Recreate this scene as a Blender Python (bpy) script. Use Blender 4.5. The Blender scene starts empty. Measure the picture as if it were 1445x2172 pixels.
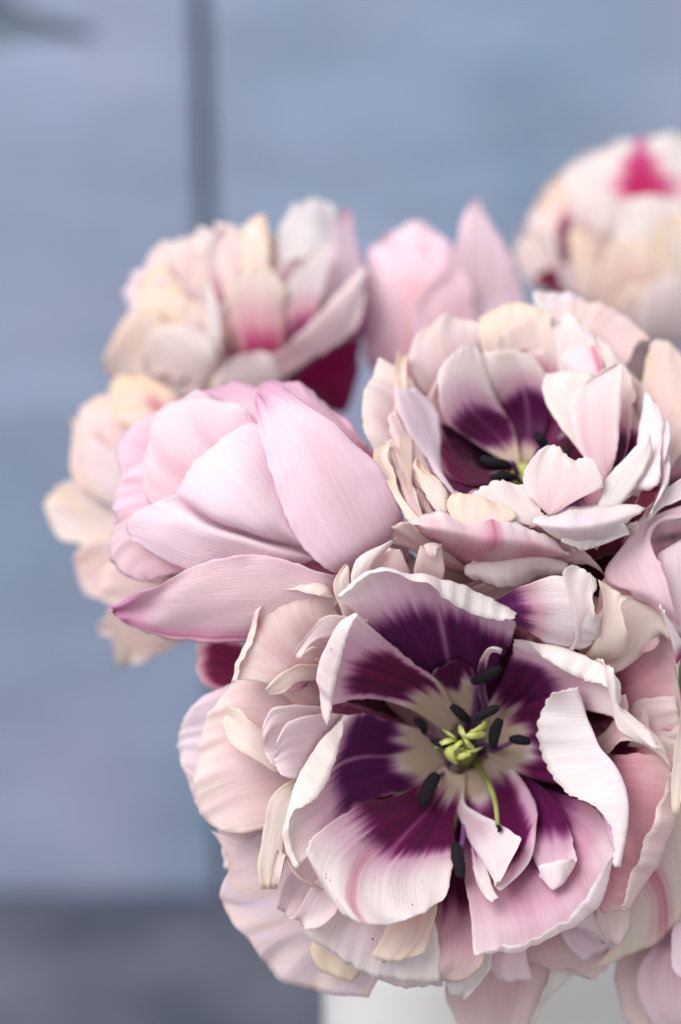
import bpy, math, random
import numpy as np
from mathutils import Vector, Matrix, Euler

# ------------------------------------------------------------------ camera
scene = bpy.context.scene
W_PX, H_PX, F_PX = 1445.0, 2172.0, 5500.0      # photo size and focal length in photo pixels
D0 = 0.55                                      # focus distance; there 1 photo pixel = 0.1 mm
PITCH = math.radians(22)
CAM_H = 0.56
cam_d = bpy.data.cameras.new('camera')
cam = bpy.data.objects.new('camera', cam_d)
scene.collection.objects.link(cam)
cam.location = (0.0, -0.55, CAM_H)
cam.rotation_euler = (math.pi / 2 - PITCH, 0, 0)
cam_d.sensor_fit = 'VERTICAL'
cam_d.sensor_height = 36.0
cam_d.sensor_width = 36.0
cam_d.lens = 36.0 * F_PX / H_PX
cam_d.clip_start, cam_d.clip_end = 0.01, 50
cam_d.dof.use_dof = True
cam_d.dof.focus_distance = D0 + 0.004
cam_d.dof.aperture_fstop = (cam_d.lens / 1000) / 0.0185
scene.camera = cam
CM = Matrix.Translation(cam.location) @ cam.rotation_euler.to_matrix().to_4x4()
CMn = np.array(CM)

# ------------------------------------------------------------------ light
world = bpy.data.worlds.new('World'); scene.world = world
world.use_nodes = True
bg = world.node_tree.nodes['Background']
bg.inputs['Color'].default_value = (0.94, 0.96, 1.0, 1)
bg.inputs['Strength'].default_value = 0.80

def area(name, loc, target, size, power, col):
    l = bpy.data.lights.new(name, 'AREA'); l.shape = 'RECTANGLE'
    l.size, l.size_y = size; l.energy = power; l.color = col
    o = bpy.data.objects.new(name, l); scene.collection.objects.link(o)
    o.location = loc
    o.rotation_euler = (Vector(target) - Vector(loc)).to_track_quat('-Z', 'Y').to_euler()
    return o
area('window_light', (-0.80, -0.50, 1.50), (0.03, 0.03, 0.28), (1.1, 1.1), 29.0, (1.0, 0.985, 0.97))

scene.view_settings.view_transform = 'Standard'
scene.view_settings.look = 'None'
scene.view_settings.exposure = 0.14
scene.view_settings.gamma = 1.0
scene.render.engine = 'CYCLES'

# ------------------------------------------------------------------ helpers
rnd = random.Random(7)
def lin(c):
    c = np.asarray(c, float)
    return np.where(c <= 0.04045, c / 12.92, ((c + 0.055) / 1.055) ** 2.4)
def rgb(r, g, b): return np.array([r, g, b], float) / 255.0
def lrgba(r, g, b): return tuple(lin(rgb(r, g, b))) + (1.0,)

def at_np(p):
    """photo pixel x, y and depth d (0.1 mm towards the camera from the focus plane) -> world"""
    p = np.asarray(p, float)
    z = D0 - p[..., 2] * 1e-4
    x = (p[..., 0] - W_PX / 2) / F_PX * z
    y = -(p[..., 1] - H_PX / 2) / F_PX * z
    c = np.stack([x, y, -z], -1)
    return c @ CMn[:3, :3].T + CMn[:3, 3]
def at(x, y, d): return Vector(at_np([x, y, d]))

def ray_plane(px, py, axis, val):
    o = np.array(cam.location); q = at_np([px, py, 0]); d = q - o
    t = (val - o[axis]) / d[axis]
    return o + d * t

def link(name, me, parent=None, mat=None):
    o = bpy.data.objects.new(name, me); scene.collection.objects.link(o)
    if mat is not None and me is not None and not me.materials: me.materials.append(mat)
    if parent is not None: o.parent = parent
    return o
def tag(o, label, cat, group=None):
    o['label'] = label; o['category'] = cat
    if group: o['group'] = group
    return o
def smooth(me):
    me.polygons.foreach_set('use_smooth', [True] * len(me.polygons)); me.update()

# ------------------------------------------------------------------ materials
def new_mat(name):
    m = bpy.data.materials.new(name); m.use_nodes = True
    nt = m.node_tree; nt.nodes.clear()
    return m, nt, nt.nodes, nt.links

def petal_material():
    m, nt, N, L = new_mat('petal_tissue')
    out = N.new('ShaderNodeOutputMaterial')
    at_ = N.new('ShaderNodeAttribute'); at_.attribute_name = 'col'
    uv = N.new('ShaderNodeUVMap'); uv.uv_map = 'UVMap'
    mp = N.new('ShaderNodeMapping'); mp.inputs['Scale'].default_value = (15, 0.45, 1)
    L.new(uv.outputs['UV'], mp.inputs['Vector'])
    n1 = N.new('ShaderNodeTexNoise'); n1.inputs['Scale'].default_value = 1.0; n1.inputs['Detail'].default_value = 4
    n1.inputs['Roughness'].default_value = 0.62
    L.new(mp.outputs['Vector'], n1.inputs['Vector'])
    # veins vary the colour a little
    mr = N.new('ShaderNodeMapRange'); mr.inputs['From Min'].default_value = 0.3; mr.inputs['From Max'].default_value = 0.7
    mr.inputs['To Min'].default_value = 0.915; mr.inputs['To Max'].default_value = 1.02
    L.new(n1.outputs['Fac'], mr.inputs['Value'])
    mul = N.new('ShaderNodeVectorMath'); mul.operation = 'SCALE'
    L.new(at_.outputs['Color'], mul.inputs[0]); L.new(mr.outputs['Result'], mul.inputs['Scale'])
    # soft blotchy ageing (cream / pink)
    n2 = N.new('ShaderNodeTexNoise'); n2.inputs['Scale'].default_value = 2.2; n2.inputs['Detail'].default_value = 5
    L.new(uv.outputs['UV'], n2.inputs['Vector'])
    mr2 = N.new('ShaderNodeMapRange'); mr2.inputs['From Min'].default_value = 0.45; mr2.inputs['From Max'].default_value = 0.75
    mr2.inputs['To Min'].default_value = 0.0; mr2.inputs['To Max'].default_value = 0.28
    L.new(n2.outputs['Fac'], mr2.inputs['Value'])
    mx = N.new('ShaderNodeMix'); mx.data_type = 'RGBA'; mx.blend_type = 'MULTIPLY'
    L.new(mr2.outputs['Result'], mx.inputs['Factor'])
    L.new(mul.outputs['Vector'], mx.inputs[6]); mx.inputs[7].default_value = (1.0, 0.92, 0.91, 1)
    # sparse dark pollen specks where alpha says so
    vo = N.new('ShaderNodeTexVoronoi'); vo.inputs['Scale'].default_value = 8.5; vo.inputs['Randomness'].default_value = 1.0
    L.new(uv.outputs['UV'], vo.inputs['Vector'])
    sep = N.new('ShaderNodeSeparateColor'); L.new(vo.outputs['Color'], sep.inputs['Color'])
    rad = N.new('ShaderNodeMapRange'); rad.inputs['From Min'].default_value = 0.80; rad.inputs['From Max'].default_value = 1.0
    rad.inputs['To Min'].default_value = 0.0; rad.inputs['To Max'].default_value = 0.20
    L.new(sep.outputs['Red'], rad.inputs['Value'])
    ls = N.new('ShaderNodeMath'); ls.operation = 'LESS_THAN'
    L.new(vo.outputs['Distance'], ls.inputs[0]); L.new(rad.outputs['Result'], ls.inputs[1])
    ms = N.new('ShaderNodeMath'); ms.operation = 'MULTIPLY'
    L.new(ls.outputs[0], ms.inputs[0]); L.new(at_.outputs['Alpha'], ms.inputs[1])
    mx2 = N.new('ShaderNodeMix'); mx2.data_type = 'RGBA'
    L.new(ms.outputs[0], mx2.inputs['Factor']); L.new(mx.outputs[2], mx2.inputs[6])
    mx2.inputs[7].default_value = (0.03, 0.02, 0.03, 1)
    # relief
    mp3 = N.new('ShaderNodeMapping'); mp3.inputs['Scale'].default_value = (26, 1.2, 1)
    L.new(uv.outputs['UV'], mp3.inputs['Vector'])
    n3 = N.new('ShaderNodeTexNoise'); n3.inputs['Scale'].default_value = 1.0; n3.inputs['Detail'].default_value = 3
    L.new(mp3.outputs['Vector'], n3.inputs['Vector'])
    bp = N.new('ShaderNodeBump'); bp.inputs['Strength'].default_value = 0.6; bp.inputs['Distance'].default_value = 0.00022
    L.new(n3.outputs['Fac'], bp.inputs['Height'])
    n4 = N.new('ShaderNodeTexNoise'); n4.inputs['Scale'].default_value = 1.6; n4.inputs['Detail'].default_value = 3
    L.new(uv.outputs['UV'], n4.inputs['Vector'])
    bp2 = N.new('ShaderNodeBump'); bp2.inputs['Strength'].default_value = 0.5; bp2.inputs['Distance'].default_value = 0.0003
    L.new(n4.outputs['Fac'], bp2.inputs['Height']); L.new(bp.outputs['Normal'], bp2.inputs['Normal'])
    pr = N.new('ShaderNodeBsdfPrincipled')
    pr.inputs['Roughness'].default_value = 0.52
    pr.inputs['Specular IOR Level'].default_value = 0.22
    pr.inputs['Sheen Weight'].default_value = 0.10
    L.new(mx2.outputs[2], pr.inputs['Base Color']); L.new(bp2.outputs['Normal'], pr.inputs['Normal'])
    tr = N.new('ShaderNodeBsdfTranslucent')
    tm = N.new('ShaderNodeMix'); tm.data_type = 'RGBA'; tm.blend_type = 'MULTIPLY'; tm.inputs['Factor'].default_value = 1.0
    L.new(mx2.outputs[2], tm.inputs[6]); tm.inputs[7].default_value = (1.0, 0.96, 0.96, 1)
    L.new(tm.outputs[2], tr.inputs['Color']); L.new(bp2.outputs['Normal'], tr.inputs['Normal'])
    ms_ = N.new('ShaderNodeMixShader'); ms_.inputs['Fac'].default_value = 0.46
    L.new(pr.outputs[0], ms_.inputs[1]); L.new(tr.outputs[0], ms_.inputs[2])
    L.new(ms_.outputs[0], out.inputs['Surface'])
    return m
PETAL = petal_material()

def simple_mat(name, c1, c2, scale=300, rough=0.6, bump=0.0, detail=4, spec=0.3):
    m, nt, N, L = new_mat(name)
    out = N.new('ShaderNodeOutputMaterial'); pr = N.new('ShaderNodeBsdfPrincipled')
    tc = N.new('ShaderNodeTexCoord'); n = N.new('ShaderNodeTexNoise')
    n.inputs['Scale'].default_value = scale; n.inputs['Detail'].default_value = detail
    L.new(tc.outputs['Object'], n.inputs['Vector'])
    cr = N.new('ShaderNodeValToRGB')
    cr.color_ramp.elements[0].position = 0.32; cr.color_ramp.elements[0].color = c1
    cr.color_ramp.elements[1].position = 0.68; cr.color_ramp.elements[1].color = c2
    L.new(n.outputs['Fac'], cr.inputs['Fac']); L.new(cr.outputs['Color'], pr.inputs['Base Color'])
    pr.inputs['Roughness'].default_value = rough; pr.inputs['Specular IOR Level'].default_value = spec
    if bump:
        b = N.new('ShaderNodeBump'); b.inputs['Distance'].default_value = bump; b.inputs['Strength'].default_value = 0.8
        L.new(n.outputs['Fac'], b.inputs['Height']); L.new(b.outputs['Normal'], pr.inputs['Normal'])
    L.new(pr.outputs[0], out.inputs['Surface'])
    return m
M_STEM = simple_mat('stem_green', lrgba(95, 125, 60), lrgba(130, 155, 85), 120, 0.5)
M_STIGMA = simple_mat('stigma_green', lrgba(150, 158, 66), lrgba(200, 200, 124), 420, 0.45, 0.0004)
M_FILG = simple_mat('filament_green', lrgba(120, 128, 62), lrgba(150, 150, 84), 300, 0.5)
M_FILP = simple_mat('filament_purple', lrgba(92, 40, 96), lrgba(130, 84, 134), 300, 0.5)
M_ANTHER = simple_mat('anther_black', lrgba(8, 6, 10), lrgba(26, 20, 28), 2500, 0.9, 0.0002)
M_VASE = simple_mat('vase_glaze', lrgba(214, 211, 208), lrgba(224, 221, 218), 9, 0.32, 0.0)
M_WATER = simple_mat('vase_inside', lrgba(150, 150, 146), lrgba(165, 165, 160), 9, 0.5)

def wall_material():
    m, nt, N, L = new_mat('blue_paint')
    out = N.new('ShaderNodeOutputMaterial'); pr = N.new('ShaderNodeBsdfPrincipled')
    tc = N.new('ShaderNodeTexCoord')
    n = N.new('ShaderNodeTexNoise'); n.inputs['Scale'].default_value = 7; n.inputs['Detail'].default_value = 4; n.inputs['Distortion'].default_value = 0.6
    L.new(tc.outputs['Object'], n.inputs['Vector'])
    cr = N.new('ShaderNodeValToRGB'); e = cr.color_ramp.elements
    e[0].position = 0.30; e[0].color = lrgba(130, 150, 174)
    e[1].position = 0.70; e[1].color = lrgba(156, 161, 186)
    x = e.new(0.5); x.color = lrgba(143, 156, 180)
    L.new(n.outputs['Fac'], cr.inputs['Fac'])
    n2 = N.new('ShaderNodeTexNoise'); n2.inputs['Scale'].default_value = 14; n2.inputs['Detail'].default_value = 6
    mpp = N.new('ShaderNodeMapping'); mpp.inputs['Scale'].default_value = (1, 1, 2.2)
    L.new(tc.outputs['Object'], mpp.inputs['Vector']); L.new(mpp.outputs['Vector'], n2.inputs['Vector'])
    mr = N.new('ShaderNodeMapRange'); mr.inputs['From Min'].default_value = 0.35; mr.inputs['From Max'].default_value = 0.65
    mr.inputs['To Min'].default_value = 0.88; mr.inputs['To Max'].default_value = 1.05
    L.new(n2.outputs['Fac'], mr.inputs['Value'])
    mul = N.new('ShaderNodeVectorMath'); mul.operation = 'SCALE'
    L.new(cr.outputs['Color'], mul.inputs[0]); L.new(mr.outputs['Result'], mul.inputs['Scale'])
    L.new(mul.outputs['Vector'], pr.inputs['Base Color'])
    pr.inputs['Roughness'].default_value = 0.6
    b = N.new('ShaderNodeBump'); b.inputs['Distance'].default_value = 0.004; b.inputs['Strength'].default_value = 0.6
    L.new(n2.outputs['Fac'], b.inputs['Height']); L.new(b.outputs['Normal'], pr.inputs['Normal'])
    L.new(pr.outputs[0], out.inputs['Surface'])
    return m
M_WALL = wall_material()
M_JOINT = simple_mat('joint_grime', lrgba(110, 122, 132), lrgba(126, 138, 146), 20, 0.9)
M_TABLE = simple_mat('grey_stone', lrgba(56, 62, 78), lrgba(106, 107, 117), 11, 0.55, 0.002, 6)

# ------------------------------------------------------------------ the setting: table and wall
BOUND = 1888                                  # photo row where wall meets table
YW = float(ray_plane(400, BOUND, 2, 0.0)[1])
def box_mesh(name, x0, x1, y0, y1, z0, z1, bevel=0.0, top_slope=None, bot_slope=None):
    import bmesh
    bm = bmesh.new()
    zt = (z1, z1) if top_slope is None else top_slope
    zb = (z0, z0) if bot_slope is None else bot_slope
    vs = [bm.verts.new(p) for p in ((x0, y0, zb[0]), (x1, y0, zb[1]), (x1, y1, zb[1]), (x0, y1, zb[0]),
                                    (x0, y0, zt[0]), (x1, y0, zt[1]), (x1, y1, zt[1]), (x0, y1, zt[0]))]
    for f in ((0, 3, 2, 1), (4, 5, 6, 7), (0, 1, 5, 4), (1, 2, 6, 5), (2, 3, 7, 6), (3, 0, 4, 7)):
        bm.faces.new([vs[i] for i in f])
    if bevel:
        bmesh.ops.bevel(bm, geom=list(bm.edges), offset=bevel, segments=3, affect='EDGES', profile=0.5)
    me = bpy.data.meshes.new(name); bm.to_mesh(me); bm.free(); return me
table = link('table_top', box_mesh('table_top', -1.6, 1.6, -0.5, YW + 0.05, -0.04, 0.0, 0.003), None, M_TABLE)
table['kind'] = 'structure'
wall = link('wall', box_mesh('wall', -1.6, 1.6, YW + 0.010, YW + 0.12, -0.04, 1.6), None, M_JOINT)
wall['kind'] = 'structure'
def wall_x(px, py): return float(ray_plane(px, py, 1, YW)[0])
ZT, ZB, DP = 1.5, -0.02, 0.03
z_a, z_b = float(ray_plane(430, 240, 1, YW)[2]), float(ray_plane(478, 1850, 1, YW)[2])
x_a, x_b = wall_x(430, 240), wall_x(478, 1850)
def joint_x(z): return x_a + (x_b - x_a) * (z - z_a) / (z_b - z_a)     # the upright joint leans a little
GW = 0.0062
def panel(poly, bevel=0.0):
    """upright slab with the outline poly (x, z), front face at YW"""
    import bmesh
    bm = bmesh.new()
    f = [bm.verts.new((x, YW, z)) for x, z in poly]; b = [bm.verts.new((x, YW + DP, z)) for x, z in poly]
    bm.faces.new(f); bm.faces.new(b[::-1])
    n = len(poly)
    for i in range(n): bm.faces.new((f[i], b[i], b[(i + 1) % n], f[(i + 1) % n]))
    bmesh.ops.recalc_face_normals(bm, faces=list(bm.faces))
    if bevel: bmesh.ops.bevel(bm, geom=[e for e in bm.edges if e.verts[0].co.y < YW + 0.001 and e.verts[1].co.y < YW + 0.001], offset=bevel, segments=3, affect='EDGES', profile=0.5)
    me = bpy.data.meshes.new('panel'); bm.to_mesh(me); bm.free()
    return link('panel', me, wall, M_WALL)
panel([(joint_x(ZB) + GW / 2, ZB), (1.6, ZB), (1.6, ZT), (joint_x(ZT) + GW / 2, ZT)], 0.003)
zc = float(ray_plane(0, 58, 1, YW)[2]); x_c = wall_x(200, 66); x_0 = wall_x(0, 58)
panel([(x_c, ZB), (joint_x(ZB) - GW / 2, ZB), (joint_x(ZT) - GW / 2, ZT), (x_c, ZT)])
panel([(-1.6, ZB), (x_c - 0.0002, ZB), (x_c - 0.0002, zc - 0.005), (x_0 + 0.012, zc - 0.0055), (x_0 - 0.004, zc - 0.010), (-1.6, zc - 0.006)])
panel([(-1.6, zc + 0.006), (x_0 - 0.004, zc + 0.016), (x_0 + 0.012, zc + 0.0050), (x_c - 0.0002, zc - 0.001), (x_c - 0.0002, ZT), (-1.6, ZT)])

# ------------------------------------------------------------------ vase
vc = at(1052, 1800, -1250)
VR, VH = 0.0450, vc.z
def lathe(name, prof, n=64):
    vs, fs = [], []
    for r, z in prof:
        for i in range(n):
            a = 2 * math.pi * i / n
            vs.append((r * math.cos(a), r * math.sin(a), z))
    for j in range(len(prof) - 1):
        for i in range(n):
            k = (i + 1) % n
            fs.append((j * n + i, j * n + k, (j + 1) * n + k, (j + 1) * n + i))
    me = bpy.data.meshes.new(name); me.from_pydata(vs, [], fs); smooth(me); return me
vase = bpy.data.objects.new('vase', None); scene.collection.objects.link(vase)
vase.location = (vc.x, vc.y, 0.0)
tag(vase, 'plain white ceramic vase holding the tulips on the grey table', 'vase')
link('body', lathe('body', [(0.001, 0.0), (VR * 0.80, 0.0), (VR * 0.84, 0.003), (VR * 0.95, VH * 0.3), (VR, VH * 0.62),
     (VR, VH * 0.9), (VR * 0.985, VH), (VR * 0.955, VH + 0.001), (VR * 0.92, VH * 0.985), (VR * 0.92, VH * 0.5),
     (VR * 0.85, 0.01), (0.001, 0.008)]), vase, M_VASE)

# ------------------------------------------------------------------ petals
def crv(P, n, ts=None):
    """smooth curve through points P (k,3), n samples by chord length"""
    P = np.asarray(P, float)
    k = len(P)
    d = np.maximum(np.linalg.norm(np.diff(P, axis=0), axis=1) ** 0.7, 1e-6)
    t = np.concatenate([[0], np.cumsum(d)]); t /= t[-1]
    return hermite(P, t, np.linspace(0, 1, n))
def hermite(P, t, s):
    k = len(P)
    if k == 2:
        w = s.reshape((-1,) + (1,) * (P.ndim - 1)); return P[0] * (1 - w) + P[1] * w
    T = t.reshape((-1,) + (1,) * (P.ndim - 1))
    m = np.zeros_like(P)
    sl = (P[1:] - P[:-1]) / (T[1:] - T[:-1])
    h = (t[1:] - t[:-1]).reshape((-1,) + (1,) * (P.ndim - 1))
    m[1:-1] = (sl[:-1] * h[1:] + sl[1:] * h[:-1]) / (h[1:] + h[:-1])
    m[0] = 1.5 * sl[0] - 0.5 * m[1]; m[-1] = 1.5 * sl[-1] - 0.5 * m[-2]
    i = np.clip(np.searchsorted(t, s, side='right') - 1, 0, k - 2)
    hh = t[i + 1] - t[i]; x = (s - t[i]) / hh
    sh = (-1,) + (1,) * (P.ndim - 1)
    x = x.reshape(sh); hh = hh.reshape(sh)
    return ((2*x**3 - 3*x**2 + 1) * P[i] + (x**3 - 2*x**2 + x) * hh * m[i]
            + (-2*x**3 + 3*x**2) * P[i + 1] + (x**3 - x**2) * hh * m[i + 1])

def noise1(x, rg, f=1.0, oct=3):
    y = np.zeros_like(x); a = 1.0
    for o in range(oct):
        for _ in range(3):
            y = y + a * np.sin(x * f * rg.uniform(0.7, 1.4) * (2.1 ** o) + rg.uniform(0, 6.28)) / 3
        a *= 0.55
    return y
def sst(x, a, b): 
    q = np.clip((x - a) / (b - a + 1e-9), 0, 1); return q * q * (3 - 2 * q)
def mixc(a, b, f): return a * (1 - f[..., None]) + b * f[..., None]

PURPLE, CRIMSON, MAROON = rgb(106, 13, 80), rgb(168, 12, 84), rgb(112, 22, 56)
STY = {
 # body, edge, flush, throat, outer
 'W': (rgb(244, 233, 234), rgb(249, 241, 234), rgb(214, 148, 164), rgb(222, 202, 180), rgb(248, 241, 240)),
 'L': (rgb(240, 222, 228), rgb(245, 233, 234), rgb(212, 156, 180), rgb(222, 202, 184), rgb(243, 229, 233)),
 'C': (rgb(244, 230, 222), rgb(248, 232, 206), rgb(222, 164, 164), rgb(222, 202, 180), rgb(246, 234, 226)),
 'K': (rgb(251, 235, 240), rgb(246, 216, 230), rgb(222, 156, 178), rgb(240, 224, 224), rgb(247, 222, 230)),
 'T': (rgb(242, 225, 222), rgb(247, 235, 226), rgb(212, 150, 160), rgb(222, 202, 180), rgb(245, 231, 229)),
}
FLOWERS = {}
class Flower:
    def __init__(s, key, base, depth, label, stem_to=(0, 0), bend=0.03, over=None):
        s.key, s.base, s.depth = key, base, depth
        s.world = at(*base)
        s.root = bpy.data.objects.new('tulip', None); scene.collection.objects.link(s.root)
        s.root.location = s.world; s.root.empty_display_size = 0.01
        tag(s.root, label, 'tulip', 'tulips in the white vase')
        FLOWERS[key] = s; s.n = 0
        # stem down into the vase
        rim = Vector((vc.x + stem_to[0], vc.y + stem_to[1], vc.z - 0.004))
        foot = Vector((vc.x - stem_to[0] * 0.5, vc.y - stem_to[1] * 0.5, 0.012))
        v = s.world; dirn = Vector(at(base[0], base[1], base[2] - 300)) - v
        p1 = v + dirn.normalized() * bend + Vector((0, 0, -bend * 0.4))
        way = [v, p1, rim, foot]
        if over is not None:                     # a drooping head: its stem bends over the rim
            way = [v, v + Vector((0.002, 0.008, 0.012)), Vector((vc.x + over[0], vc.y + over[1], vc.z + over[2])), rim, foot]
        pts = crv([q - s.world for q in way], 30)
        tube('stem', pts, [0.0036] * 30, M_STEM, s.root)

def tube(name, pts, rad, mat, parent, n=10, local=True, cap=True, squash=1.0):
    pts = np.asarray(pts, float); k = len(pts)
    tan = np.gradient(pts, axis=0); tan /= np.linalg.norm(tan, axis=1)[:, None] + 1e-12
    ref = np.array([0.31, 0.22, 0.92]); 
    vs, fs = [], []
    a = np.cross(tan[0], ref); a /= np.linalg.norm(a)
    for i in range(k):
        a = a - tan[i] * (a @ tan[i]); a /= np.linalg.norm(a) + 1e-12
        b = np.cross(tan[i], a)
        for j in range(n):
            th = 2 * math.pi * j / n
            vs.append(pts[i] + rad[i] * (math.cos(th) * a + math.sin(th) * b * squash))
    for i in range(k - 1):
        for j in range(n):
            q = (j + 1) % n
            fs.append((i*n + j, i*n + q, (i+1)*n + q, (i+1)*n + j))
    if cap:
        fs.append(tuple(range(n))[::-1]); fs.append(tuple((k-1)*n + j for j in range(n)))
    me = bpy.data.meshes.new(name); me.from_pydata([tuple(v) for v in vs], [], fs); smooth(me)
    return link(name, me, parent, mat)

def parse(rows, fl, off, ab=None):
    out = []
    for r in rows.split('|'):
        pts = []
        for p in r.split():
            c = [float(q) for q in p.split(',')]
            o = c[2] if len(c) > 2 else 0.0
            d = fl.depth(c[0], c[1]) if ab is None else ab[0] + ab[1] * (c[1] - ab[2])
            pts.append((c[0], c[1], d + off + o))
        out.append(np.array(pts))
    return out

def P(key, rows, off=0.0, sty='W', base=True, ruf=1.7, wav=3.0, fl=0.0, flp=1.6, b=None, bc=None, bu=0.9, mid=0.35,
      feather=0.07, throat=True, out=False, speck=0.0, edge=0.5, streak=None, orange=0.0, lump=2.2, th=1.7, tip=None,
      name='petal', label=None, parent=None, bback=0.25, ab=None, curl=9.0):
    F = FLOWERS[key]; F.n += 1
    rg = random.Random(hash_str(key) * 1000 + F.n)
    R = parse(rows, F, off, ab)
    if base:
        c = np.array(F.base, float); d = R[0][-1] - R[0][0]; d[2] *= 0.3
        d = d / (np.linalg.norm(d) + 1e-9) * 26
        m0 = R[0].mean(0); dirv = (m0 - c); dirv /= np.linalg.norm(dirv) + 1e-9
        b0_ = np.array([c - d + dirv * 12, c + dirv * 12, c + d + dirv * 12])
        f0 = crv(R[0], 3); m_ = b0_ * 0.45 + f0 * 0.55
        m_[:, 2] -= (0.24 if key in ('F1', 'F2') else 0.08) * np.linalg.norm(f0[1] - b0_[1])
        R = [b0_, m_] + R
    wpx = max(np.linalg.norm(np.diff(r, axis=0), axis=1).sum() for r in R)
    mids = np.array([r[len(r)//2] if len(r) % 2 else (r[len(r)//2-1] + r[len(r)//2]) / 2 for r in R])
    lpx = np.linalg.norm(np.diff(mids, axis=0), axis=1).sum()
    nu = int(np.clip(wpx / 7, 12, 52)); nv = int(np.clip(lpx / 7, 16, 60))
    G = np.stack([crv(r, nu) for r in R])                      # k,nu,3
    mm = G[:, nu // 2]
    seg = np.maximum(np.linalg.norm(G[1:] - G[:-1], axis=2).mean(1), 4.0)
    t = np.concatenate([[0], np.cumsum(seg)]); t /= t[-1]
    S = hermite(G, t, np.linspace(0, 1, nv))                   # nv,nu,3
    u = np.linspace(-1, 1, nu)[None, :].repeat(nv, 0); v = np.linspace(0, 1, nv)[:, None].repeat(nu, 1)
    # pixel-depth space normals
    def normals(S):
        du = np.gradient(S, axis=1); dv = np.gradient(S, axis=0)
        n = np.cross(du, dv); return n / (np.linalg.norm(n, axis=2)[..., None] + 1e-9)
    Nn = normals(S)
    # waves and lumps
    ul = u * wpx / 100; vl = v * lpx / 100
    disp = 2.0 * lump * noise1(ul * 1.1 + 0.3 * vl, rg, 1.3, 2) * noise1(vl * 0.9 - 0.4 * ul, rg, 1.2, 2) * sst(v, 0.1, 0.4)
    disp = disp + wav * np.abs(u) ** 3 * noise1(vl * 1.5 + 3 * np.sign(u), rg, 1.6) * sst(v, 0.15, 0.5)
    disp = disp + wav * sst(v, 0.7, 1.0) ** 2 * noise1(ul * 1.7, rg, 1.6)
    cu = curl * np.abs(u) ** 5 * (0.25 + noise1(vl * 1.1 + 5 * np.sign(u), rg, 1.3)) * sst(v, 0.3, 0.7)
    cu = cu + curl * sst(v, 0.80, 1.0) ** 2 * (0.25 + noise1(ul * 1.2, rg, 1.4)) * (1 - u ** 4)
    S = S + Nn * (disp + cu)[..., None]
    # ragged edges
    e1 = ruf * (noise1(vl[:, 0] * 5, rg, 2.2) + 0.5 * np.array([rg.uniform(-1, 1) for _ in range(nv)])) * sst(v[:, 0], 0.2, 0.5)
    e2 = ruf * (noise1(vl[:, 0] * 5, rg, 2.2) + 0.5 * np.array([rg.uniform(-1, 1) for _ in range(nv)])) * sst(v[:, 0], 0.2, 0.5)
    et = ruf * (noise1(ul[0] * 5, rg, 2.2) + 0.5 * np.array([rg.uniform(-1, 1) for _ in range(nu)]))
    du = S[:, 1] - S[:, 0]; du /= np.linalg.norm(du, axis=1)[:, None] + 1e-9
    S[:, 0] -= du * e1[:, None]; S[:, 1] -= du * e1[:, None] * 0.35
    du = S[:, -1] - S[:, -2]; du /= np.linalg.norm(du, axis=1)[:, None] + 1e-9
    S[:, -1] += du * e2[:, None]; S[:, -2] += du * e2[:, None] * 0.35
    dv = S[-1] - S[-2]; dv /= np.linalg.norm(dv, axis=1)[:, None] + 1e-9
    S[-1] += dv * et[:, None]; S[-2] += dv * et[:, None] * 0.4
    Nn = normals(S)
    t1 = t[2] if base else 0.25
    vis = Nn[int(nv * t1): max(int(nv * (t1 + 0.62 * (1 - t1))), int(nv * t1) + 2), :, 2].mean()
    facing = 1.0 if vis >= 0 else -1.0                          # d axis points to the camera
    # back sheet
    edge_t = (1 - 0.6 * np.abs(u) ** 4) * (1 - 0.5 * v ** 6)
    B = S - Nn * (facing * th * edge_t)[..., None]
    # ---- pigment
    vs_ = v
    if base and t[2] > 0.25: v = np.interp(v, [0, t[2], 1], [0, 0.25, 1])
    body, edg, flush, thr, outer = STY[sty]
    a_ = np.maximum(np.abs(u) ** 3, sst(v, 0.80, 1.0) ** 1.5)
    ed = edge * np.clip(a_ * (0.8 + 0.5 * noise1(vl * 1.2 + ul * 1.1, rg, 1.0)), 0, 1)
    col = np.ones((nv, nu, 3)) * body
    jit = np.array([rg.uniform(-0.012, 0.012) for _ in range(3)])
    col = col + jit
    f_ = np.clip(fl * (1 - v) ** flp * 1.5 * (1 + 0.35 * noise1(u * 5, rg, 1.5)), 0, 1)
    col = mixc(col, flush, f_)
    col = mixc(col, edg, np.clip(ed, 0, 1))
    if orange:
        om = 0.55 * orange * np.clip(0.5 + 0.9 * noise1(ul * 1.6 + 2.1 * vl, rg, 1.3), 0, 1) * sst(np.maximum(np.abs(u), v), 0.35, 0.9)
        col = mixc(col, rgb(238, 198, 136), np.clip(om, 0, 1))
    bm_ = None
    if b is not None:
        b0, b1 = b
        bcol = PURPLE if bc is None else bc
        st = noise1(u * 4, rg, 1.4, 2) + 0.9 * noise1(u * 26, rg, 1.6, 3)
        e_hi = b1 * (1 - rg.uniform(0.04, 0.2) * u ** 2) + feather * rg.uniform(0.18, 0.42) * st
        e_lo = b0 * (1 + 0.30 * noise1(u * 2.2, rg, 1.5) + 0.10 * noise1(u * 8, rg, 2.0))
        mk = sst(v, e_lo - 0.07, e_lo + 0.07) if b0 > 0.03 else np.ones_like(v)
        mk = mk * (1 - sst(v, e_hi - feather, e_hi + feather))
        mk = mk * (1 - sst(np.abs(u) + 0.06 * noise1(vl * 4, rg, 2), bu - 0.10, bu + 0.10))
        mk = mk * (1 - mid * np.exp(-((u + 0.03 * noise1(vl, rg)) / 0.045) ** 2) * (0.4 + 0.6 * v / max(b1, .1)))
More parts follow.
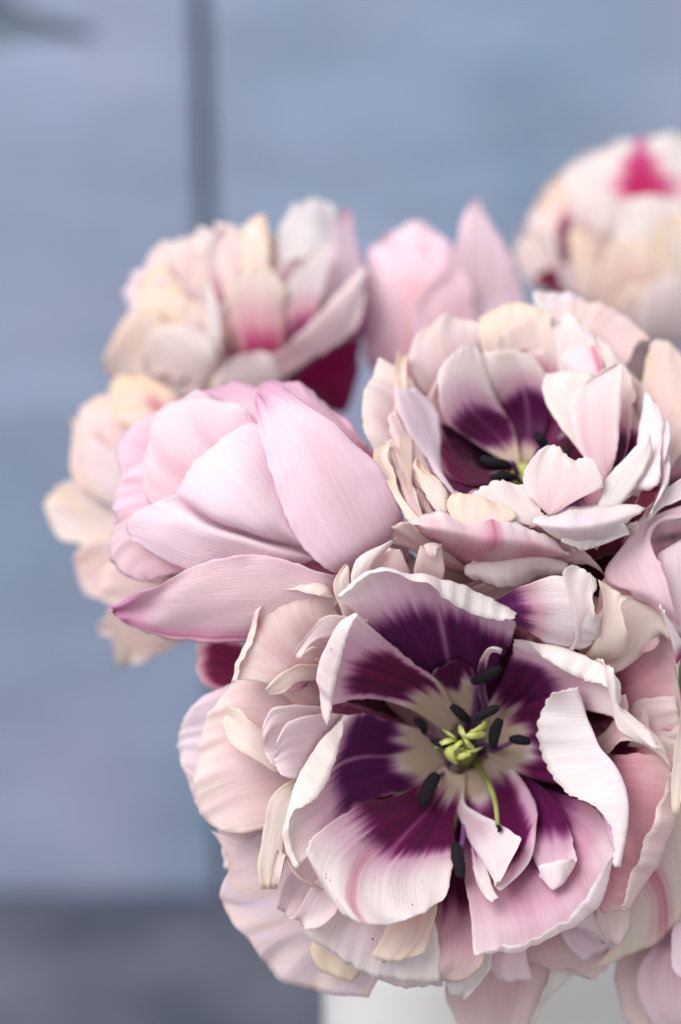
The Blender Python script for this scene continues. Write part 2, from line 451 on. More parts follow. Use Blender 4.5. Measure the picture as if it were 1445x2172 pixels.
        if throat and b0 > 0.03:
            col = mixc(col, thr, 1 - sst(v, b0 - 0.06, b0 + 0.03))
        var = 0.92 + 0.13 * noise1(u * 7 + vl * 0.4, rg, 1.8)
        bj = np.array([rg.uniform(0.88, 1.12), 1.0, rg.uniform(0.88, 1.14)])
        bb = np.clip((bcol * bj)[None, None] * var[..., None], 0, 1)
        halo = (1 - sst(v, e_hi, e_hi + 4.0 * feather)) * sst(v, b0, b0 + .1) * 0.50
        col = mixc(col, rgb(196, 120, 170) if bc is None else rgb(216, 120, 150), np.clip(halo, 0, 1))
        col = col * (1 - mk[..., None]) + bb * mk[..., None]
        bm_ = mk
    if streak is not None:                                      # (u0, half width, v0, v1, colour, strength)
        for (u0, hw, v0, v1, sc, ss) in streak:
            mk = np.exp(-((u - u0) / hw) ** 2) * sst(v, v0 - 0.08, v0 + 0.08) * (1 - sst(v, v1 - 0.08, v1 + 0.08)) * ss
            col = mixc(col, sc, np.clip(mk * (0.75 + 0.4 * noise1(u * 22, rg, 2)), 0, 1))
    if tip is not None:
        tc, ta, tl = tip
        col = mixc(col, tc, np.clip(ta * sst(v, 1 - tl, 1.0), 0, 1))
    oc = np.ones((nv, nu, 3)) * outer + jit
    oc = mixc(oc, flush, np.clip(f_ * 0.45, 0, 1))
    oc = mixc(oc, edg, np.clip(ed * 0.7, 0, 1))
    if bm_ is not None: oc = mixc(oc, rgb(190, 90, 130), np.clip(bm_ * bback, 0, 1))
    if out: 
        oc, col = col, oc
    colA = np.concatenate([np.clip(col, 0, 1).reshape(-1, 3), np.clip(oc if not out else oc, 0, 1).reshape(-1, 3)])
    if out:
        colA = np.concatenate([np.clip(oc, 0, 1).reshape(-1, 3), np.clip(col, 0, 1).reshape(-1, 3)])
    # ---- mesh
    w = at_np(np.concatenate([S.reshape(-1, 3), B.reshape(-1, 3)])) - np.array(F.world)
    idx = np.arange(nv * nu).reshape(nv, nu); o2 = nv * nu
    q = np.stack([idx[:-1, :-1], idx[:-1, 1:], idx[1:, 1:], idx[1:, :-1]], -1).reshape(-1, 4)
    qb = (q + o2)[:, ::-1]
    ring = np.concatenate([idx[0, :], idx[1:, -1], idx[-1, -2::-1], idx[-2:0:-1, 0]])
    r2 = np.roll(ring, -1)
    rim = np.stack([ring, ring + o2, r2 + o2, r2], -1)
    faces = np.concatenate([q, qb, rim])
    if facing > 0: pass
    else: faces = faces[:, ::-1]
    me = bpy.data.meshes.new(name)
    me.from_pydata(w.tolist(), [], faces.tolist())
    ca = me.color_attributes.new('col', 'FLOAT_COLOR', 'POINT')
    al = np.ones((len(colA), 1)) * speck
    ca.data.foreach_set('color', np.concatenate([lin(colA), al], 1).astype(np.float32).ravel())
    uvl = me.uv_layers.new(name='UVMap')
    sx, sy = rg.uniform(0, 50), rg.uniform(0, 50)
    v = vs_
    # arc-length-like coordinates so that grain keeps its size
    UV = np.stack([(u * wpx / 200) + sx, v * lpx / 100 + sy], -1).reshape(-1, 2)
    UV = np.concatenate([UV, UV + 0.37])
    li = np.empty(len(me.loops), np.int32); me.loops.foreach_get('vertex_index', li)
    uvl.data.foreach_set('uv', UV[li].astype(np.float32).ravel())
    smooth(me)
    o = link(name, me, parent or F.root, PETAL)
    if label: o['label'] = label
    return o
def hash_str(s): return sum((i + 1) * ord(ch) for i, ch in enumerate(s))

# ------------------------------------------------------------------ flower forms
def table_fn(tab):
    xs, ys = zip(*tab)
    return lambda r: float(np.interp(r, xs, ys))
c1 = table_fn([(0, -380), (80, -345), (160, -265), (240, -165), (320, -75), (380, -22), (450, 0), (600, -60), (800, -200)])
dF1 = lambda x, y: c1(math.hypot(x - 985, y - 1590))
c2 = table_fn([(0, -270), (0.3, -220), (0.6, -110), (0.85, -30), (1.0, 0), (1.3, -10), (2, -120)])
def dF2(x, y):
    rho = math.hypot((x - 1110) / 320, (y - 970) / (300 if y < 970 else 130))
    return -50 + 0.85 * (min(y, 1110) - 1095) + c2(rho)
def hull(cx, cy, rx, ry, dc, R):
    def f(x, y):
        q = ((x - cx) / rx) ** 2 + ((y - cy) / ry) ** 2
        return dc + R * (math.sqrt(max(0.0, 1 - q)) if q < 1 else -0.25 * (q - 1))
    return f

Flower('F1', (985, 1600, -450), dF1, 'wide open white double tulip showing purple centre, green stigma and black anthers', (0.0, -0.016), 0.03)
Flower('F2', (1130, 1110, -500), dF2, 'open white double tulip with purple throat half hidden by its folded front petals', (0.012, -0.008), 0.03)
Flower('F3', (855, 1200, -340), hull(560, 1090, 345, 300, -250, 215), 'half closed lilac pink tulip with a creased inner petal', (-0.012, -0.008), 0.03)
Flower('F4', (560, 840, -1130), hull(500, 650, 310, 250, -1050, 180), 'cream double tulip with a crimson underside petal behind the half closed lilac pink tulip', (-0.01, 0.01), 0.02)
Flower('F5', (420, 1130, -1070), hull(320, 1100, 250, 340, -950, 120), 'cream double tulip with orange petal edges peeking out behind the half closed lilac pink tulip', (-0.016, 0.0), 0.02)
Flower('F6', (900, 850, -1240), hull(935, 650, 190, 240, -1160, 140), 'upright rose pink tulip with one pointed petal against the blue wall', (0.0, 0.014), 0.02)
Flower('F7', (1370, 720, -1730), hull(1360, 520, 300, 250, -1600, 180), 'white double tulip with a crimson streak on its topmost petal', (0.012, 0.012), 0.02)
Flower('F8', (1425, 1400, -330), hull(1440, 1230, 170, 170, -190, 110), 'pale pink tulip with a dark crease wedged between the two open double tulips', (0.018, -0.004), 0.03)
Flower('F9', (1450, 1960, -480), hull(1440, 2080, 170, 150, -430, 110), 'pale pink tulip drooping in front of the white vase', (0.022, -0.008), 0.02, over=(0.038, -0.022, 0.012))

# ================================================================== F1 : front flower
# inner ring
P('F1', '950,1565 968,1552 985,1560|880,1425 960,1440 1040,1425|800,1345 950,1350 1078,1375|735,1285 930,1275 1094,1325|716,1266 800,1208 890,1220 1000,1254 1096,1306|722,1264,10 805,1214,18 890,1234,34 965,1285,52 1055,1316,56 1092,1315,40',
  0, base=False, b=(0.26, 0.76), fl=0.35, mid=0.8, bu=1.05, name='petal')
P('F1', '955,1562 962,1546 975,1532|872,1505 905,1475 935,1452|782,1484 820,1435 872,1402|712,1494 745,1405 812,1352|690,1505 676,1430 706,1345 750,1296|702,1542,36 708,1470,40 727,1385,40 756,1302,20',
  34, base=False, b=(0.30, 0.72), fl=0.15, mid=0.1, bu=0.8, speck=0.6)
P('F1', '940,1562 935,1590 945,1618|850,1535 830,1590 880,1670|765,1512 740,1610 748,1718|735,1517 690,1640 680,1788|730,1522 655,1622 610,1718 604,1800 630,1843|724,1545,22 714,1605,42 670,1692,42 622,1722,26 618,1790,12 636,1838,6',
  12, base=False, b=(0.24, 0.68), mid=0.8, bu=1.0, fl=0.1)
P('F1', '945,1622 965,1640 990,1640|860,1680 905,1722 965,1732|752,1714 825,1790 966,1800|657,1788 765,1862 957,1850|663,1838 740,1925 850,1940 944,1905|702,1908 754,1958 842,1956 930,1914',
  45, base=False, b=(0.15, 0.58), mid=0.5, bu=1.1, fl=0.10, speck=0.9, streak=[(-0.25, 0.10, 0.6, 0.98, rgb(214, 140, 160), 0.8)])
P('F1', '1030,1610 1010,1625 990,1635 992,1634|1085,1628 1030,1690 972,1700 985,1698,30|1130,1692 1072,1762 970,1716 1010,1722,55|1138,1760 1082,1830 1000,1786 1088,1766,64|1117,1836 1072,1866 1038,1848 1104,1796,64|1062,1890 1058,1886 1054,1880 1062,1872,45',
  34, base=False, b=(0.2, 0.72), mid=0.3, bu=0.80)
P('F1', '985,1700 1000,1700|1000,1792 1014,1790|1006,1850 1034,1845|1020,1890 1046,1882|1044,1919 1060,1904', 22, base=False, b=(0.0, 0.5), mid=0.0, ruf=1)
P('F1', '1040,1622 1058,1612|1105,1700 1145,1690 1180,1700|1122,1780 1170,1770 1214,1772|1135,1832 1178,1835 1222,1808|1152,1858 1174,1888 1224,1828|1141,1838,48 1168,1828,54 1214,1820,42',
  0, base=False, b=(0.1, 0.62), mid=0.0, bu=1.2, fl=0.4)
P('F1', '985,1650 1010,1660 1040,1650|985,1760 1060,1780 1130,1760 1180,1680|985,1860 1080,1880 1190,1850 1270,1720|1000,1960 1090,1970 1212,1915 1296,1760|1006,2026 1109,2012 1262,1928 1303,1802|1020,2020,18 1102,1998,30 1200,1956,32 1252,1885,32 1297,1815,20',
  -30, base=False, b=(0.05, 0.54), mid=0.2, bu=1.1, fl=0.9, flp=0.8, feather=0.13, speck=0.3)
P('F1', '1020,1560 1030,1585 1035,1610|1110,1500 1120,1570 1130,1650|1180,1470 1200,1580 1250,1690|1218,1458,18 1240,1530,18 1264,1590,20 1300,1635,16 1328,1690,8 1331,1745,4 1306,1834|1172,1462,66 1147,1520,82 1150,1600,84 1208,1686,72 1272,1722,50 1300,1765,30 1299,1830,6',
  32, base=False, b=(0.25, 0.66), mid=0.3, bu=1.2, ruf=3.5, streak=[(0.42, 0.025, 0.9, 1.1, rgb(196, 60, 120), 1.0)])
P('F1', '1010,1540 1025,1550 1035,1560|1060,1450 1100,1480 1110,1530|1085,1390 1150,1430 1195,1500|1092,1360 1170,1395 1262,1445 1288,1520|1098,1352 1175,1372 1280,1411 1311,1452 1302,1526|1125,1366,30 1170,1406,44 1239,1442,44 1289,1462,30 1298,1520,12',
  0, base=False, b=(0.24, 0.62), mid=0.0, bu=1.1, fl=0.3)
P('F1', '1290,1440 1308,1445|1297,1500 1316,1495|1303,1537 1330,1505|1330,1564 1366,1535|1396,1592 1400,1588', 40, base=True, edge=0.4)
# upper right outer
P('F1', '1054,1268 1062,1292 1095,1328|1114,1240 1130,1292,14 1140,1356|1192,1222 1200,1300,26 1190,1374|1242,1248 1256,1310,22 1238,1380|1258,1288 1272,1338 1252,1374', -5, b=(0.0, 0.44), bc=rgb(138, 40, 110), mid=0.0, bu=1.2, feather=0.06, fl=0.1, edge=0.4)
P('F1', '1215,1300 1262,1290|1200,1228 1258,1262|1196,1208 1230,1220 1266,1246|1211,1196 1240,1208 1266,1226', 25, sty='W', edge=0.9, fl=0.1)
P('F1', '1270,1330 1330,1330|1280,1276 1318,1280|1268,1228 1292,1242 1334,1272', -10, sty='C', edge=0.8)
P('F1', '1200,1400 1230,1460 1240,1540|1262,1300 1330,1400 1340,1560|1285,1224 1400,1330 1440,1560|1310,1217 1412,1305 1450,1500 1462,1600', -130, sty='T', fl=0.85, flp=0.9, b=(0.0, 0.56), bc=MAROON, feather=0.14)
P('F1', '1200,1440 1215,1470|1270,1300 1310,1345 1350,1400|1325,1262 1375,1295 1405,1345|1368,1270 1408,1302 1424,1362', -90, sty='T', fl=0.5)
P('F1', '1240,1395 1245,1412|1285,1366 1300,1388|1330,1354 1345,1390|1390,1336 1392,1372|1401,1344 1400,1362', -100, sty='T', fl=0.5, b=(0.0, 0.70), bc=MAROON, feather=0.12)
P('F1', '1250,1580 1260,1640|1310,1545 1335,1660|1347,1486 1390,1600 1400,1690|1432,1478 1446,1560 1440,1650', -120, sty='T', fl=0.7, b=(0.0, 0.4), bc=MAROON)
P('F1', '1270,1560 1290,1600|1312,1520 1330,1570|1345,1535 1385,1590|1372,1540 1412,1590 1425,1640', -60, sty='T', fl=0.5)
P('F1', '1310,1530 1330,1530|1312,1495 1328,1492|1316,1473 1326,1474', -85, sty='T', edge=0.2, ruf=1)
P('F1', '1345,1550 1375,1548|1350,1520 1372,1512|1358,1510 1368,1507', -90, sty='T', edge=0.2, ruf=1)
# right outer with folded rim
P('F1', '1180,1600 1190,1720 1200,1840|1290,1600 1280,1740 1250,1880|1380,1600 1350,1740 1280,1935|1434,1612 1428,1740 1390,1842 1322,1930|1424,1640,32 1385,1736,48 1346,1838,44 1320,1924,20',
  -75, sty='T', fl=0.75, flp=1.0, b=(0.0, 0.58), bc=rgb(92, 14, 50), edge=0.9, feather=0.1)
P('F1', '1450,1400 1480,1400|1445,1450 1472,1450|1439,1533 1468,1540|1425,1650 1452,1650|1429,1727 1436,1727', -20, sty='C', edge=0.5)
P('F1', '1350,1600 1290,1780 1240,1900|1400,1640 1330,1800 1260,1950|1450,1700 1395,1860 1300,1995|1482,1780 1440,1958 1330,2030 1240,2060', -190, sty='C', fl=0.5, streak=[(0.05, 0.16, 0.55, 0.99, rgb(206, 110, 140), 0.8)])
P('F1', '1230,1880 1300,1880|1262,1922 1336,1925|1270,1962 1338,1965|1294,2001 1316,2003', -125, sty='T', edge=0.1, fl=0.1, speck=0.4)
P('F1', '1120,1900 1250,1900|1150,1960 1265,1945|1240,1980 1285,1985|1275,2000 1292,2004', -140, sty='W', edge=0.3)
# left outer ring
P('F1', '655,1520 722,1460 780,1395|568,1450 640,1390 733,1325|505,1442 566,1345 640,1292 716,1295|489,1448 523,1352 560,1268 607,1230 690,1243 708,1280|499,1444,16 536,1354,16 570,1272,16 618,1252,28 664,1263,30 704,1274,12',
  -60, sty='T', fl=0.75, flp=1.1, edge=0.9, streak=[(-0.28, 0.03, 0.86, 1.1, rgb(206, 50, 100), 1.0)])
P('F1', '770,1490 730,1600 770,1710|640,1430 600,1600 640,1740|535,1412 490,1600 530,1765|497,1445 440,1525 415,1640 428,1732 486,1769', -140, sty='T', fl=0.45, flp=1.2, edge=0.8)
P('F1', '640,1600 650,1640|572,1556 584,1638|532,1530 528,1602|508,1503 486,1572|480,1500 471,1534', -85, sty='C', edge=0.4)
P('F1', '740,1530,-60 745,1560,-60|680,1500 690,1570|610,1494 632,1560 645,1605|566,1516 574,1575 588,1628|556,1548 562,1592 574,1620', -45, sty='L', edge=0.6, b=(0, .35), bc=MAROON)
P('F1', '760,1545,-60 755,1600,-60|720,1514 700,1590 680,1645|642,1520 640,1585 640,1648|600,1542 600,1595 612,1651|587,1572 583,1612 594,1645', -12, sty='L', fl=0.75, edge=0.8, b=(0, .25), bc=PURPLE)
P('F1', '760,1420 760,1450|670,1406 676,1444|620,1413 628,1450|584,1436 596,1471|561,1461 570,1473', -50, sty='T', fl=0.5, edge=0.2)
P('F1', '760,1440 760,1500|670,1438 672,1490|635,1446 640,1485|608,1458 615,1478', -66, sty='T', b=(0.0, 0.84), bc=MAROON, fl=0.5, mid=0)
P('F1', '770,1500 765,1535|700,1485 700,1520|640,1500 650,1520', -60, sty='T', b=(0.0, 0.7), bc=rgb(196, 110, 150), fl=0.9, mid=0)
P('F1', '742,1308 748,1342|690,1307 704,1352|655,1341 672,1358|630,1374 648,1378|620,1395 637,1393', 5, sty='W', edge=0.4, fl=0.1)
P('F1', '720,1400 740,1430|660,1372 700,1400|640,1384 680,1410', -60, sty='T', edge=0.2, fl=0.5)
P('F1', '640,1640 665,1690|576,1690 614,1712|560,1760 604,1784|546,1830 600,1842|553,1886 586,1888', -25, sty='C', edge=0.9)
P('F1', '620,1850 640,1860|588,1800 606,1812|575,1850,12 597,1860,12|570,1885 590,1878', -20, sty='C', edge=0.4)
P('F1', '560,1400 560,1500|500,1360 480,1470|440,1350 430,1450|416,1375 416,1430', -330, sty='T', b=(0.0, 0.90), bc=rgb(136, 6, 62), mid=0, fl=0.5, bu=0.85)
P('F1', '600,1500 600,1720|500,1448 455,1600 475,1745|432,1478 392,1590 412,1700|425,1482 374,1573 392,1632 412,1696', -235, sty='L', edge=0.3, fl=0.25)
P('F1', '650,1740 730,1820 870,1900|560,1765 610,1890 720,1980 850,2030|495,1780 505,1920 605,2020 800,2080|446,1762 488,1832 466,1905 541,2006 584,2070 690,2106 785,2114', -215, sty='L', fl=0.15, edge=0.5, orange=0.3, speck=0.3, wav=4)
P('F1', '745,1870 800,1890 890,1890|680,1900 745,1970 850,1995 930,1985|634,1970 698,2018 777,2064 850,2080 935,2082', -105, sty='W', speck=1.0, edge=0.9, fl=0.25)
P('F1', '850,1880 930,1880|822,1962 882,1985 925,1945|785,2030 842,2038 900,2022', -75, sty='C', edge=0.6, fl=0.5, flp=1.0)
P('F1', '930,1850 995,1850|925,1950 965,1950,8 1010,1950|878,2030 958,2048,10 1030,2020|848,2078 900,2082 962,2084 1020,2052', -125, sty='C', b=(0.0, 0.52), feather=0.14, fl=0.8, speck=0.7)
P('F1', '955,2010 1046,2018|946,2070 1034,2065|958,2108 985,2120', -150, sty='W', edge=0.2, speck=0.4)
P('F1', '960,1950 1080,1960 1180,1940|945,2060 1050,2080 1172,2050|950,2120 1040,2160 1150,2110|985,2200 1050,2215 1118,2190', -260, sty='T', fl=0.6, flp=1.0, edge=0.4)
P('F1', '1170,2030 1230,2030|1160,2085 1212,2068|1136,2146 1160,2120|1118,2190 1130,2180', -245, sty='W', edge=0.4)
P('F1', '1100,1900 1250,1900|1080,1990 1180,2020 1292,1985|1130,2045 1215,2057 1286,2050|1225,2060 1262,2076 1272,2060', -225, sty='T', fl=0.5, flp=1.0, edge=0.3)
P('F1', '640,1680 660,1800|540,1690 550,1850|455,1700 475,1840', -250, sty='L', fl=0.2)
P('F1', '720,1790 735,1840|655,1805 690,1880|606,1870 645,1940|592,1925 612,1950', -80, sty='L', fl=0.3)
P('F1', '735,1830 760,1870|690,1850 730,1910|640,1915 680,1965|625,1950 650,1970', -60, sty='W', fl=0.2)
P('F1', '760,1900 850,1930|700,1960 800,2010|660,2030 760,2070|680,2060 745,2085', -165, sty='C', fl=0.2, orange=0.3)
P('F1', '880,1950 960,1960|830,2030 940,2050|800,2075 870,2092 940,2090', -150, sty='W', edge=0.6)
P('F1', '1040,1960 1110,1960|1030,2040 1120,2040|1060,2085 1130,2075', -190, sty='L', fl=0.4)
P('F1', '1180,1930 1240,1900|1200,2000 1280,1960|1240,2040 1310,2000', -165, sty='L', fl=0.3)
P('F1', '1330,1560 1340,1640|1400,1560 1400,1680|1440,1570 1438,1690', -110, sty='T', fl=0.6, b=(0, .4), bc=MAROON)
P('F1', '680,1380 700,1420|610,1360 630,1420|560,1400 580,1440', -90, sty='T', fl=0.6)
# inner petaloids
P('F1', '962,1525 1000,1520|940,1465 970,1468 1006,1470|918,1432 960,1412 1006,1432|925,1420 962,1402 1000,1420', 20, base=False, b=(0.62, 1.3), mid=0, throat=True, ruf=1)
P('F1', '1026,1516 1040,1512|1014,1450 1028,1450|1022,1396 1034,1404|1044,1374 1046,1388|1064,1382 1060,1394', 70, base=False, sty='W', b=(0.0, 0.72), bc=rgb(120, 64, 124), mid=0, ruf=0.5, wav=1, lump=1, th=6)

# deep rows of petals that close the cup behind the ones above
def ring(key, cx, cy, rx, ry, n, off, a0=0.0, sty='T', bc=MAROON, fl=0.6, r0=0.45):
    for i in range(n):
        a = a0 + 2 * math.pi * i / n
        w = math.pi / n * 1.35
        rows = []
        for (q, ww) in ((r0, 0.9), (0.75, 1.15), (0.95, 1.0), (1.03, 0.45)):
            rows.append(' '.join('%.0f,%.0f' % (cx + rx * q * math.cos(a + w * ww * k), cy + ry * q * math.sin(a + w * ww * k)) for k in (-1, 0, 1)))
        P(key, '|'.join(rows), off, sty=sty, b=(0.0, 0.62), bc=bc, fl=fl, mid=0.1, edge=0.3)
ring('F1', 1000, 1590, 350, 350, 8, -150, 0.3)
ring('F1', 1010, 1600, 430, 420, 9, -235, 0.1, fl=0.4)
# stamens and pistil
F1 = FLOWERS['F1']
def loc(F, pts): return at_np(pts) - np.array(F.world)
def stamen(key, pts, anther, rad=9, fmat=M_FILP):
    F = FLOWERS[key]
    c = crv(np.array(pts, float), 14)
    f = tube('stamen', loc(F, c), np.linspace(0.0009, 0.0005, 14), fmat, F.root, 8)
    a0, a1 = np.array(anther[0], float), np.array(anther[1], float)
    n = 18; s = np.linspace(0, 1, n)
    mid = (a0 + a1) / 2 + np.array([rnd.uniform(-6, 6), rnd.uniform(-4, 4), 6])
    q = crv([a0, mid, a1], n)
    rr = rad * 1e-4 * np.clip(np.sin(np.pi * (0.06 + 0.88 * s)) ** 0.35, 0.2, 1) * np.array([1 + 0.06 * rnd.uniform(-1, 1) for _ in s])
    tube('anther', loc(F, q), rr, M_ANTHER, f, 12, squash=0.75)
stamen('F1', [(960, 1600, -400), (940, 1640, -310), (928, 1650, -250)], [(895, 1708, -205), (927, 1642, -225)], 17)
stamen('F1', [(955, 1590, -400), (925, 1570, -330), (900, 1555, -260)], [(878, 1526, -220), (900, 1554, -240)], 13)
stamen('F1', [(975, 1575, -400), (985, 1540, -320), (995, 1530, -260)], [(957, 1496, -215), (996, 1532, -230)], 15)
stamen('F1', [(1000, 1570, -400), (1010, 1500, -300), (1010, 1450, -230)], [(1004, 1447, -190), (1062, 1416, -150)], 17)
stamen('F1', [(1005, 1590, -400), (1030, 1580, -300), (1044, 1585, -230)], [(1046, 1586, -190), (1062, 1525, -170)], 14)
stamen('F1', [(1005, 1600, -400), (1050, 1590, -310), (1085, 1575, -230)], [(1084, 1568, -190), (1124, 1574, -180)], 15)
stamen('F1', [(1000, 1575, -390), (1015, 1540, -250), (1020, 1520, -170)], [(1008, 1526, -120), (1058, 1500, -110)], 15)
stamen('F1', [(975, 1640, -400), (985, 1750, -230), (978, 1800, -160)], [(968, 1790, -150), (978, 1862, -100)], 16)
stamen('F1', [(1000, 1605, -380), (1030, 1650, -240), (1050, 1700, -170), (1056, 1752, -130)], [(1054, 1750, -132), (1058, 1764, -128)], 6, M_FILG)
ov = tube('ovary', loc(F1, crv([(985, 1602, -430), (982, 1596, -330), (978, 1586, -225)], 14)), np.interp(np.linspace(0, 1, 14), [0, .2, .7, 1], [.0024, .0034, .0028, .0018]), M_FILG, F1.root, 14)
for (x1, y1, x2, y2, dd, w) in ((948, 1572, 922, 1584, 0, 1.0), (955, 1592, 966, 1622, 10, 1.15), (990, 1600, 962, 1612, 16, 0.8), (1000, 1560, 1030, 1556, 14, 1.0), (1008, 1548, 1036, 1532, 6, 0.9),
                          (995, 1592, 1022, 1586, 4, 0.8), (958, 1560, 940, 1548, 0, 0.7), (985, 1560, 976, 1538, 0, 0.8), (972, 1578, 950, 1600, 20, 0.7), (992, 1572, 1008, 1590, 22, 0.7)):
    c = crv([(978, 1584, -225), (x1, y1, -165 + dd), (x2, y2, -190 + dd)], 14)
    c[:, :2] += np.stack([2.5 * np.sin(np.linspace(0, 7, 14) + x1), 2.5 * np.cos(np.linspace(0, 6, 14) + y1)], 1)
    tube('stigma_lobe', loc(F1, c), np.interp(np.linspace(0, 1, 14), [0, .5, .85, 1], [.0006, .0008, .0009, .0004]) * w * np.array([rnd.uniform(.8, 1.2) for _ in range(14)]), M_STIGMA, ov, 9, squash=0.5)
for (x1, y1, x2, y2) in ((930, 1580, 915, 1570), (1018, 1530, 1010, 1518)):
    tube('stigma_lobe', loc(F1, crv([(955, 1580, -190), (x1, y1, -165), (x2, y2, -175)], 8)), np.linspace(.0006, .0004, 8), M_ANTHER, ov, 8)

# ================================================================== F2 : upper open flower
P('F2', '930,900 880,980 880,1040|870,800 850,920 845,1010|820,770 790,870 805,985|803,764 768,880 796,965', -40, sty='T', fl=0.6, flp=1.0)
P('F2', '960,900 990,860 1030,860|880,800 940,770 1020,770|872,735 940,690 1022,700|884,706 948,671 1018,684', -70, sty='T', fl=0.35, orange=0.2)
P('F2', '1040,820 1100,770 1170,780|1018,710 1090,690 1170,700|1018,670 1090,641 1168,664', -60, sty='C', fl=0.1)
P('F2', '1095,990 1105,985|1010,940 1052,915 1088,905|950,896 1002,872 1068,872|931,840 978,812 1048,832|938,778 985,762 1034,776|960,750 990,733 1016,741', 0, base=False, b=(0.20, 0.56), mid=0.6, bu=0.95, fl=0.1, speck=0.3)
P('F2', '1105,985 1125,980|1082,905 1120,892 1162,900|1058,852 1110,822 1168,832|1034,792 1090,772 1152,782|1028,750 1072,741 1128,754', -15, base=False, b=(0.18, 0.62), mid=0.6, bu=1.1, fl=0.3)
P('F2', '1060,850 1165,850|1046,770 1110,750 1185,755|1046,724 1085,691 1130,672 1180,702', -50, sty='T', fl=0.3)
P('F2', '1130,985 1150,985|1150,900 1220,910|1160,840 1240,860', -30, base=False, b=(0.1, 0.8), mid=0.3, bu=1.2)
P('F2', '1080,1000 1085,1010|1000,985 1010,1030|930,905 935,990|910,860 905,930', -10, base=False, b=(0.15, 0.75), mid=0.5, bu=1.2, sty='T', fl=0.5)
P('F2', '1200,840 1262,840|1178,750 1215,745 1262,755|1176,696 1215,690 1264,724|1183,680 1205,671 1238,680', -25, sty='W', fl=0.1)
P('F2', '1220,840 1275,840|1206,787 1240,792 1282,787|1191,753 1230,757 1274,752|1204,738 1235,731 1263,733', 25, sty='W', streak=[(0.75, 0.12, 0.5, 1.1, rgb(206, 60, 96), 0.9)], ab=(-350, 0.7, 790))
P('F2', '1270,1010 1285,1010|1222,946 1262,930|1178,888 1230,880 1262,890|1151,826 1200,830 1252,830|1158,791 1200,785 1262,790', 40, sty='W', fl=0.1, ab=(-215, 0.6, 1010))
P('F2', '1276,1014 1290,1012|1226,950 1265,955 1308,965|1210,890 1262,890 1314,900|1208,846 1262,830 1319,830|1248,809 1290,784 1323,786|1296,778 1316,769 1320,772', 75, sty='W', fl=0.45, flp=1.5, ab=(-225, 0.5, 1010))
P('F2', '1290,1005 1320,995|1300,900 1338,910|1290,800 1342,855|1268,712 1318,765 1345,838', 5, sty='T', b=(0.0, 0.55), fl=0.4, mid=0)
P('F2', '1290,1020 1330,1030|1310,950 1360,960|1320,900 1372,910', -20, sty='T', b=(0.0, 0.95), mid=0)
P('F2', '1200,770 1330,770|1172,684 1260,684 1360,724|1168,652 1230,636 1330,668 1380,722', -80, sty='T', fl=0.3, orange=0.2, speck=0.3)
P('F2', '1170,680 1280,700|1132,640 1200,640 1275,664|1130,620 1195,614 1268,650', -110, sty='W')
P('F2', '1330,1000 1400,1040|1350,850 1445,950|1374,752 1440,830 1485,900|1382,722 1410,721 1450,750 1490,820', -70, sty='T', fl=0.5, orange=0.5)
P('F2', '1350,1020 1395,1020|1353,930 1403,930|1362,872 1402,882|1369,829 1390,850', 40, sty='W')
P('F2', '1390,960 1415,965|1400,915 1420,925|1403,886 1418,893', 30, sty='W', edge=0.3)
P('F2', '1266,1068 1312,1074|1288,1012 1344,1034|1328,964 1373,986|1360,932 1384,950|1376,920 1381,925', 30, sty='W', edge=0.8, out=True, ab=(-95, 0.45, 1070))
P('F2', '1350,1060 1375,1080|1368,1000 1406,1020|1380,955 1408,975|1388,935 1405,945', 5, sty='T', b=(0.0, 0.6), bc=MAROON, mid=0, fl=0.5)  # maroon base paints the shadow on this inner petal into its colour
P('F2', '1390,1065 1404,1050|1405,1010 1421,1006|1402,958 1419,970|1392,930 1410,938', 12, sty='W')
P('F2', '1358,1095 1372,1105|1390,1055 1410,1075|1430,1025 1455,1055|1470,1010 1490,1030', -25, sty='W')
P('F2', '1160,1090 1170,1090|1119,1046 1166,1050 1240,1052|1110,1012 1170,1000 1283,1016|1121,984 1165,966 1215,992 1264,978|1144,955 1175,942 1216,974 1242,966', 45, sty='W', ruf=3.5, out=True, fl=0.35, flp=1.4, ab=(-75, 0.45, 1090))
P('F2', '1105,1112 1155,1096|1000,1082 1060,1066 1130,1052|955,1060 1000,1046 1052,1019 1112,1030', 30, sty='W', ruf=3, ab=(-85, 0.4, 1095))
P('F2', '960,1100 1090,1100|948,1072 1030,1076 1097,1088|960,1043 1012,1050 1075,1072', 45, sty='C', orange=0.35, ab=(-75, 0.4, 1095))
P('F2', '930,1090 950,1080|898,1042 949,1042|880,1000 926,1012|875,984 898,992|883,971 891,974', 35, sty='C', orange=0.5, ab=(-95, 0.5, 1090))
P('F2', '960,1050 970,1045|915,984 947,1005|868,910 933,925|844,856 921,866|838,822 884,824', 10, sty='L', edge=0.3)
P('F2', '930,1070 950,1050|862,985 920,1005|832,905 880,915|827,878 846,861', 0, sty='T', fl=0.4)
P('F2', '880,1080 890,1070|840,830 870,840|838,790 862,780|846,745 870,745', -35, sty='C', orange=0.3, fl=0.2)
P('F2', '862,1098 892,1098|825,1032 852,1046|803,992 832,1002|796,956 824,962|808,934 832,938', 25, sty='C', orange=0.6)
P('F2', '880,1098 900,1098|842,1000 865,1000|824,950 845,955|818,935 832,932', 12, sty='T', fl=0.4, edge=0.8)
P('F2', '930,1100 960,1100|900,1050 940,1060|870,1010 900,1020', -10, sty='T', b=(0, .75), fl=0.8)
